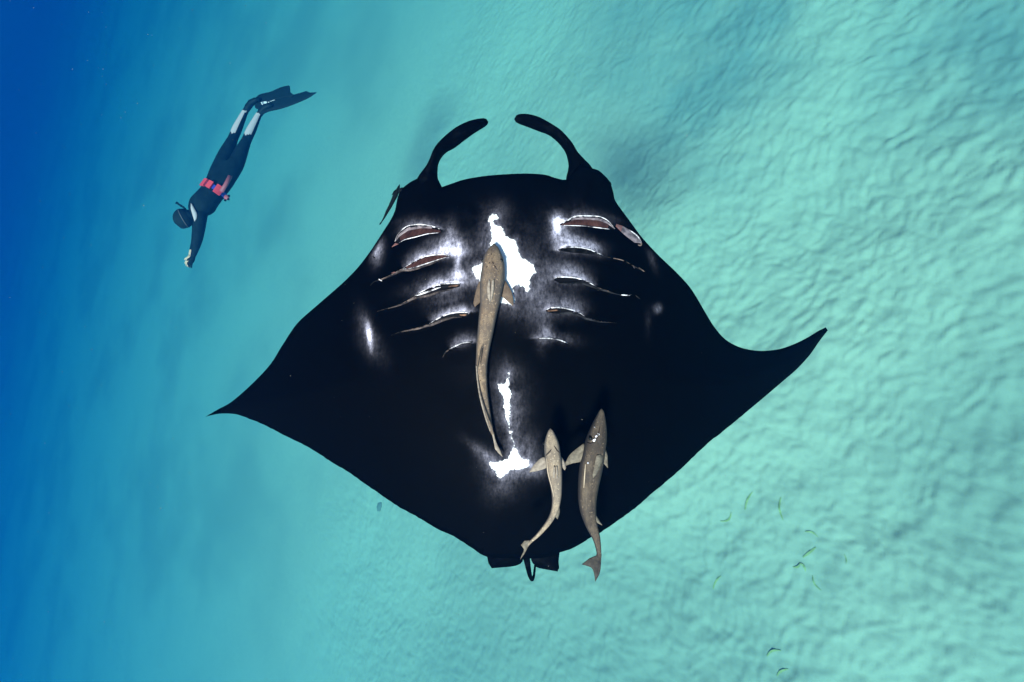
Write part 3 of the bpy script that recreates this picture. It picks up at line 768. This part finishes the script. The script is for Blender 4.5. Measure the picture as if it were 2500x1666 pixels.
remora('pale slender remora curving left over the tail of the manta', rB, hover(rB, 0.12), M['remora_pale'], 'fin_pale',
  fins=[('pectoral_fin', Z5([(625,470),(602,464),(560,490),(510,545),(484,592),(540,583),(622,556),(635,520)]), 0.0, 'fin_pale'),
        ('pectoral_fin', Z5([(740,455),(755,465),(776,500),(791,553),(780,576),(758,550),(742,520)]), -0.006, 'fin_pale'),
        ('pelvic_fin', Z5([(688,540),(678,600),(684,640),(696,632),(702,590),(700,545)]), 0.036, 'fin_pale'),
        ('pelvic_fin', Z5([(708,540),(706,590),(710,640),(724,642),(724,600),(718,545)]), 0.036, 'fin_pale'),
        ('anal_fin', Z5([(722,845),(735,878),(738,930),(720,982),(700,962),(712,900)]), 0.0, 'fin_grey')],
  lines=[(Z5([(622,452),(650,425),(668,400)]), 0.0019, 'line_dark'), (Z5([(738,430),(715,410),(690,370)]), 0.0021, 'line_dark'), (Z5([(628,470),(640,590),(668,700),(690,800)]), 0.0016, 'line_pale')],
  eyes=[(1150 + 610 / 3.4075, 980 + 352 / 3.4075, 0.0045)],
  tail=Z5([(490,1168),(488,1156),(445,1160),(415,1196),(430,1215),(440,1240),(420,1285),(409,1316),(440,1275),(470,1220),(486,1190)]), tail_mat='fin_grey')
rC = rowsz([(1085,62,8),(1085,78,36),(1082,110,62),(1074,160,98),(1062,230,138),(1048,300,166),(1032,370,180),(1018,450,186),(1004,520,192),(990,600,188),(976,700,172),(968,800,156),(973,900,136),(994,1000,108),(1014,1060,90),(1040,1130,68),(1056,1200,50),(1065,1270,38),(1066,1290,34)], 1150, 980, 3.4075)
remora('dark grey-brown remora, rightmost, its tail past the rear edge of the manta', rC, hover(rC, 0.13), M['remora_grey'], 'fin_grey',
  fins=[('pectoral_fin', Z5([(955,380),(935,352),(870,400),(810,460),(768,545),(840,517),(945,498),(965,440)]), 0.0, 'fin_grey'),
        ('pectoral_fin', Z5([(1105,410),(1122,405),(1136,450),(1139,556),(1104,520),(1098,460)]), -0.008, 'fin_grey'),
        ('pelvic_fin', Z5([(1075,440),(1045,450),(1025,540),(1010,612),(1014,641),(1042,610),(1075,540),(1098,470)]), 0.042, 'fin_grey'),
        ('anal_fin', Z5([(1025,925),(1045,955),(1092,1032),(1056,1016),(1030,985)]), 0.005, 'fin_grey')],
  lines=[(Z5([(965,345),(1000,355),(1035,325),(1060,270),(1072,210)]), 0.0022, 'line_dark'), (Z5([(1128,330),(1110,290),(1095,230)]), 0.0022, 'line_dark'), (Z5([(952,520),(945,620),(938,720)]), 0.0016, 'line_pale')],
  eyes=[(1150 + 994 / 3.4075, 980 + 308 / 3.4075, 0.0050)],
  spots=[(1150 + x / 3.4075, 980 + y / 3.4075, r_) for x, y, r_ in ((1060,275,.003),(1044,293,.0035),(1024,326,.004),(1033,318,.0025),(1100,462,.0025),(973,514,.0025),(1028,214,.002))],
  tail=Z5([(1046,1262),(1042,1282),(980,1310),(920,1357),(965,1370),(1005,1390),(1025,1440),(1033,1502),(1062,1450),(1078,1390),(1086,1270)]), tail_mat='fin_dark')
rD = [(900 + x / 3.62, 250 + y / 3.62, w_ / 3.62) for x, y, w_ in ((274,728,5),(268,745,18),(256,780,34),(236,825,40),(214,870,35),(190,920,30),(165,965,26),(140,1015,16),(118,1052,10),(108,1068,7))]
remora('small thin shade-dark remora beside the head, left of the cephalic fin', rD, lambda t: D + 0.05, M['remora_shade'], 'remora_shade',
  fins=[('pectoral_fin', Z7([(240,770),(222,785),(203,822),(214,818),(238,800)]), 0.0, 'remora_shade'), ('anal_fin', Z7([(196,890),(180,915),(165,955),(180,940)]), 0.0, 'remora_shade')],
  tail=Z7([(112,1055),(102,1066),(94,1084),(106,1078),(114,1066)]), tail_mat='remora_shade')

# ------------------------------------------------------------------ free diver
DD = 6.3
DS = DD / 5.5
def dv(zx, zy, dz=0.0):
    x, y = Z6([(zx, zy)])[0]; return cam_pt(x, y, DD + dz)
dorg = dv(470, 760, 0.1)
diver = empty('person', CAM + ROT @ dorg)
tag(diver, 'free diver in dark wetsuit swimming head down with long fins and pink weights', 'person')
nodes = [ # zoom x, y, extra depth, radius
 (478,755,.12,.140),(395,890,.05,.120),(310,985,0,.140),(268,1030,-.01,.110),(222,1068,0,.058),(188,1088,0,.075),(152,1108,0,.094),(124,1130,.01,.080),
 (446,690,.14,.098),(490,590,.20,.082),(528,500,.27,.056),(562,420,.31,.058),(622,292,.36,.036),(655,240,.37,.034),
 (542,720,.16,.098),(587,610,.22,.082),(632,512,.28,.056),(668,435,.32,.058),(728,312,.37,.036),(766,272,.38,.034),
 (285,1075,-.06,.072),(270,1180,-.07,.066),(255,1270,-.06,.060),(236,1360,-.02,.036),(222,1405,0,.028),
 (245,1010,.14,.060),(252,1180,.22,.050),(238,1290,.22,.042),(212,1375,.18,.030),(203,1400,.16,.026)]
edges = [(0,1),(1,2),(2,3),(3,4),(4,5),(5,6),(6,7),(0,8),(8,9),(9,10),(10,11),(11,12),(12,13),(0,14),(14,15),(15,16),(16,17),(17,18),(18,19),
 (3,20),(20,21),(21,22),(22,23),(23,24),(3,25),(25,26),(26,27),(27,28),(28,29)]
me = bpy.data.meshes.new('person_skeleton'); me.from_pydata([tuple(dv(a, b, c) - dorg) for a, b, c, _ in nodes], edges, [])
so = bpy.data.objects.new('person_skeleton', me); COL.objects.link(so)
md = so.modifiers.new('Skin', 'SKIN'); md.use_smooth_shade = True
sk = me.skin_vertices[0].data
for i, nd in enumerate(nodes): sk[i].radius = (nd[3] * DS, nd[3] * DS); sk[i].use_root = (i == 0)
sb = so.modifiers.new('Sub', 'SUBSURF'); sb.levels = 2; sb.render_levels = 2
bpy.context.view_layer.update()
dg = bpy.context.evaluated_depsgraph_get()
me2 = bpy.data.meshes.new_from_object(so.evaluated_get(dg)); me2.name = 'body'
bpy.data.objects.remove(so)
# hands with five fingers joined into the same body mesh
bmh = bmesh.new(); bmh.from_mesh(me2)
def add_tube(P, R, seg=6):
    V, Fc = tube_data(P, R, seg); vs_ = [bmh.verts.new(v) for v in V]; new = []
    for f in Fc: new.append(bmh.faces.new([vs_[i] for i in f]))
    return new
hand_faces = []; glove_faces = []
for (wx, wy, wz) in ((222, 1405, 0.0), (203, 1400, .16)):
    w0 = dv(wx, wy, wz) - dorg; fwd = (dv(wx - 30, wy + 70, wz + .03) - dorg - w0).normalized(); side = fwd.cross(Vector((0, 0, 1))).normalized(); up_ = side.cross(fwd)
    hand_list = hand_faces if wz else glove_faces
    hand_list += add_tube([w0 - fwd * .02, w0 + fwd * .02, w0 + fwd * .05, w0 + fwd * .085], [.026, .034, .036, .030], 8)
    for k, (o_, ln) in enumerate(((-.024, .070), (-.008, .080), (.008, .076), (.023, .060))):
        b_ = w0 + fwd * .078 + side * o_
        hand_list += add_tube([b_, b_ + fwd * ln * .5 + up_ * .004 + side * o_ * .3, b_ + fwd * ln - up_ * .012 + side * o_ * .4], [.0095, .0088, .0068])
    b_ = w0 + fwd * .03 + side * .028
    hand_list += add_tube([b_, b_ + fwd * .03 + side * .022, b_ + fwd * .058 + side * .026], [.011, .010, .008])
bmh.normal_update()
for f in bmh.faces: f.smooth = True
hset = set(hand_faces)
axL = [dv(*nodes[i][:3]) - dorg for i in (10, 12)]; axR = [dv(*nodes[i][:3]) - dorg for i in (16, 18)]
n4 = dv(222, 1068, 0) - dorg
for f in bmh.faces:
    c = f.calc_center_median(); f.material_index = 0
    if f in hset: f.material_index = 2; continue
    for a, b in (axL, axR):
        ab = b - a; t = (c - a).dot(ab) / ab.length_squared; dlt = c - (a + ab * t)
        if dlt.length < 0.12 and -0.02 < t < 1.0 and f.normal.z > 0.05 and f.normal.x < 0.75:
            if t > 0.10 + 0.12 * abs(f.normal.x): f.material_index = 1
    # bare forearm edge of the far arm
    if (c - (dv(208, 1385, .17) - dorg)).length < 0.07: f.material_index = 2
me2.materials.clear()
for k in ('neoprene', 'panel', 'skin_tone'): me2.materials.append(M[k])
bmh.to_mesh(me2); bmh.free()
pb = bpy.data.objects.new('body', me2); COL.objects.link(pb); pb.parent = diver
# hair, mask, snorkel
hc = dv(150, 1108, -0.006) - dorg
hair = ball('hair', hc, 0.104 * DS, M['hood'], diver, (1.0, 1.08, 1.0), 22, 14)
rng2 = np.random.default_rng(3)
for v in hair.data.vertices:
    v.co = hc + (v.co - hc) * (1 + 0.035 * (rng2.random() - 0.5))
fdir = Vector((-0.55, -0.45, -0.70)).normalized()
mk = ball('mask', hc + fdir * 0.085 * DS, 0.062 * DS, M['mask_glass'], diver, (1.0, 1.15, 0.9), 16, 10)
ball('nose', hc + fdir * 0.140 * DS + Vector((0, -.01, 0)), 0.018, M['skin_tone'], diver, (1, 1, 1.2), 10, 6)
stp = []
for i in range(24):
    a = 2 * math.pi * i / 23
    s_ = fdir.orthogonal().normalized(); s2 = fdir.cross(s_)
    stp.append(hc + Vector((0, 0, 0)) + (Vector((-0.45, 0.89, 0)).normalized() * math.cos(a) * .109 * DS + Vector((0.3, 0.15, 0.94)).normalized() * math.sin(a) * .109 * DS))
tv, tff = tube_data(stp, [0.006] * 24, 6); mesh_obj('mask_strap', tv, tff, M['strap'], diver)
sp = catmull([tuple(dv(178, 1062, .03) - dorg), tuple(dv(158, 1030, .0) - dorg), tuple(dv(128, 1010, -.02) - dorg), tuple(dv(96, 988, -.03) - dorg)], 14)
tv, tff = tube_data(sp, [.013] * 12 + [.017, .017], 10); mesh_obj('snorkel', tv, tff, M['neoprene'], diver)
plate('collar', Z6([(206,992),(216,1000),(236,1035),(254,1075),(250,1110),(236,1132),(228,1110),(216,1070),(206,1030)]), lambda x, y: DD - 0.125 * DS, 0.012, M['panel'], diver, dorg, 2.5, 0.01)
# weight belt
wc = dv(392, 893, .05) - dorg; axd = (dv(310, 985, 0) - dv(478, 755, .12)).normalized()
e1 = axd.cross(Vector((0, 0, 1))).normalized(); e2 = e1.cross(axd).normalized()
if e2.z < 0: e2 = -e2
def ring_box(name, a0, a1, half, rin, rout, m, parent, n=8, skew=0.0):
    V = []; Fc = []
    for i in range(n + 1):
        a = a0 + (a1 - a0) * i / n
        dvec = e1 * math.cos(a) + e2 * math.sin(a)
        for rr, s_ in ((rin, -1), (rout, -1), (rout, 1), (rin, 1)): V.append(wc + dvec * rr + axd * half * s_ + axd * skew * math.sin(a))
    for i in range(n):
        for k in range(4):
            Fc.append((i * 4 + k, i * 4 + (k + 1) % 4, (i + 1) * 4 + (k + 1) % 4, (i + 1) * 4 + k))
    Fc.append((3, 2, 1, 0)); Fc.append(tuple(n * 4 + k for k in range(4)))
    return mesh_obj(name, V, Fc, m, parent, smooth=False)
belt = ring_box('weight_belt', 0, 2 * math.pi, 0.030, 0.105 * DS, 0.128 * DS, M['belt'], diver, 32)
sgn = 1 if (e1.x < 0) else -1
def A_(deg): return math.radians(90 - sgn * deg) if True else 0
for a0, a1, hf in ((18, 62, 0.046), (-14, 6, 0.044), (-62, -30, 0.052)):
    ring_box('weight', A_(a0), A_(a1), hf * DS, 0.126 * DS, 0.152 * DS, M['red'], belt, 5)
tb = [dv(440, 905, -.12) - dorg, dv(475, 850, -.11) - dorg, dv(508, 785, -.09) - dorg]
tv, tff = tube_data(tb, [.026, .026, .026], 12); mesh_obj('dive_torch', tv, tff, M['red_dull'], diver)
rl = dv(480, 948, -.02) - dorg
rb = ball('line_reel', rl, 0.036, M['red_dull'], diver, (1, 1, .6), 14, 8)
for q in ((18, -12), (-10, 22), (14, 14)):
    ball('reel_knob', dv(480 + q[0], 948 + q[1], -.03) - dorg, 0.016, M['neoprene'], rb, (1, 1, 1), 8, 6)
# fins: foot pocket, blade, rails
def swim_fin(foot, poly, railA, railB, dz0, dz1, mark=None):
    fx = [dv(*p) - dorg for p in foot]
    tv, tff = tube_data(fx, [.038, .043, .045, .038, .020], 12)
    f_ = mesh_obj('swim_fin', tv, tff, M['fin_rubber'], diver)
    P = Z8(poly); x0, x1 = min(p[0] for p in P), max(p[0] for p in P)
    dfn = lambda x, y: DD + dz0 + (dz1 - dz0) * (x - x0) / (x1 - x0) + 0.05 * math.sin(math.pi * (x - x0) / (x1 - x0))
    plate('fin_blade', P, dfn, 0.010, M['fin_rubber'], f_, dorg, 3.0)
    for rl_ in (railA, railB):
        C_ = catmull(Z8(rl_), 16)
        tv, tff = tube_data([cam_pt(p[0], p[1], dfn(p[0], p[1])) - dorg for p in C_], [.011 - .0004 * i for i in range(16)], 6)
        mesh_obj('blade_rail', tv, tff, M['fin_rubber'], f_)
    if mark:
        for mk_ in mark:
            Pm = Z8(mk_)
            plate('blade_mark', Pm, lambda x, y: dfn(x, y) - 0.012, 0.004, M['mark'], f_, dorg, 1.2)
    return f_
swim_fin([(628,285,.36),(645,255,.36),(668,225,.36),(700,205,.35),(735,195,.34)],
  [(470,340),(540,250),(700,205),(850,140),(950,112),(972,120),(985,210),(1030,245),(900,330),(700,400),(540,440),(480,430)],
  [(470,340),(540,252),(700,207),(850,142),(955,114)], [(500,436),(700,398),(900,328),(1028,247)], 0.36, 0.30)
swim_fin([(733,312,.37),(745,290,.37),(768,265,.36),(800,248,.34),(835,240,.33)],
  [(520,450),(600,350),(760,300),(1030,245),(1150,210),(1210,193),(1265,212),(1355,207),(1220,295),(1000,385),(850,435),(660,478),(580,522)],
  [(600,352),(760,302),(1030,247),(1205,196)], [(580,520),(660,476),(850,433),(1000,383),(1220,293),(1350,209)], 0.34, 0.22,
  mark=[[(560,352),(585,342),(590,352),(575,362),(600,368),(582,388),(572,372)], [(596,340),(642,334),(655,350),(640,364),(602,370)], [(664,342),(680,340),(682,352),(666,356)], [(690,334),(760,312),(764,318),(692,340)]])

# ------------------------------------------------------------------ sea grass and stones on the sand
def hgt(x, y): return float(sand_height(np.array([x]), np.array([y]))[0]) - 0.05
def sea_blade(label, a, b, bend, width):
    A = ground_pt(*a); B = ground_pt(*b); A.z = hgt(A.x, A.y); B.z = hgt(B.x, B.y)
    root = empty('seagrass_blade', A, rot=False)
    tag(root, label, 'seagrass', 'loose seagrass leaves lying on the sand')
    d = (B - A); side = Vector((-d.y, d.x, 0)).normalized(); n = 14; V = []; Fc = []
    for i in range(n + 1):
        t = i / n; c = d * t + side * bend * math.sin(math.pi * t)
        c.z = (hgt(A.x + c.x, A.y + c.y) - A.z) + 0.005 + 0.003 * math.sin(math.pi * t)
        w_ = 0.45 * width * math.sin(math.pi * (0.06 + 0.90 * t)) ** 0.6
        for s_, z_ in ((-1, 0.002), (1, 0.002), (1, -.002), (-1, -.002)):
            V.append(c + side * w_ * 0.5 * s_ + Vector((0, 0, z_)))
    for i in range(n):
        for k in range(4): Fc.append((i * 4 + k, i * 4 + (k + 1) % 4, (i + 1) * 4 + (k + 1) % 4, (i + 1) * 4 + k))
    Fc.append((3, 2, 1, 0)); Fc.append(tuple(n * 4 + k for k in range(4)))
    mesh_obj('leaf', V, [f[::-1] for f in Fc], M['grass'], root, smooth=False)
ZG = lambda x, y: (1700 + x / 3.04, 1150 + y / 3.04)
for lab, a, b, bend, wd in (
 ('straight green seagrass leaf lying highest of the scattered leaves on the sand', ZG(360,295), ZG(418,155), .02, .050),
 ('upright green seagrass leaf, second highest, right of the highest leaf', ZG(645,365), ZG(628,195), .03, .050),
 ('short curled green seagrass leaf lying leftmost below the highest leaf', ZG(175,375), ZG(260,308), -.05, .055),
 ('small dark green seagrass leaf lying nearly level, right of the upright leaf', ZG(805,455), ZG(900,497), .03, .045),
 ('broad bright green seagrass leaf slanting up above a crossing pair', ZG(790,645), ZG(886,572), .00, .060),
 ('faint green seagrass leaf pointing left in the crossing pair', ZG(770,690), ZG(712,722), .02, .055),
 ('green seagrass leaf pointing down right in the crossing pair', ZG(765,685), ZG(808,752), .02, .060),
 ('thin green seagrass leaf slanting down right under the crossing pair', ZG(862,785), ZG(925,895), -.03, .040),
 ('slender dark green seagrass leaf farthest left, well below the curled one', ZG(108,895), ZG(168,795), .02, .045),
 ('dark green seagrass leaf second lowest on the sand near the bottom edge', ZG(515,1395), ZG(622,1350), .03, .055),
 ('green seagrass leaf lowest on the sand at the bottom edge', ZG(590,1545), ZG(675,1490), .02, .055),
 ('tiny thin dark seagrass leaf farthest right among the scattered leaves', ZG(1098,620), ZG(1112,690), .01, .022)):
    sea_blade(lab, a, b, bend, wd)
def stone(label, px, py, size):
    p = ground_pt(px, py); p.z = hgt(p.x, p.y) + size * 0.10
    root = ball('stone', (0, 0, 0), size, M['stone'], None, (1.6, 1.1, 0.3), 28, 16)
    rs = np.random.default_rng(int(px))
    co = np.array([tuple(v.co) for v in root.data.vertices]) ; nz_ = perlin(co[:, 0] / size * 1.3 + px, co[:, 1] / size * 1.3 + co[:, 2] / size, 5)
    for v, q in zip(root.data.vertices, nz_): v.co = v.co * (1 + 0.18 * q)
    root.location = p; tag(root, label, 'stone')
stone('small dark stone on the sand below the left wing of the manta', 925, 1237, 0.075)
# ------------------------------------------------------------------ drifting particles in the water
V = []; Fc = []
for i in range(2600):
    dep = 0.7 + 3.2 * random.random() ** 0.8
    p = CAM + ROT @ Vector(((random.random() * 2 - 1) * 1.7 * dep, (random.random() * 2 - 1) * 1.2 * dep, -dep))
    s_ = (0.0003 + 0.0005 * random.random() ** 3) * (0.5 + dep * 0.5); k = len(V)
    ax = Vector((random.gauss(0, 1), random.gauss(0, 1), random.gauss(0, 1))).normalized() * s_ * random.uniform(1, 2.2)
    bx__ = ax.orthogonal().normalized() * s_; cx__ = ax.cross(bx__).normalized() * s_
    V += [p + ax, p - ax, p + bx__, p - bx__, p + cx__, p - cx__]
    for a, b, c in ((0,2,4),(2,1,4),(1,3,4),(3,0,4),(2,0,5),(1,2,5),(3,1,5),(0,3,5)): Fc.append((k + a, k + b, k + c))
sn_ = mesh_obj('marine_snow', V, Fc, M['snow'], None, smooth=False)
tag(sn_, 'fine pale particles drifting in the water', 'particles', kind='stuff')
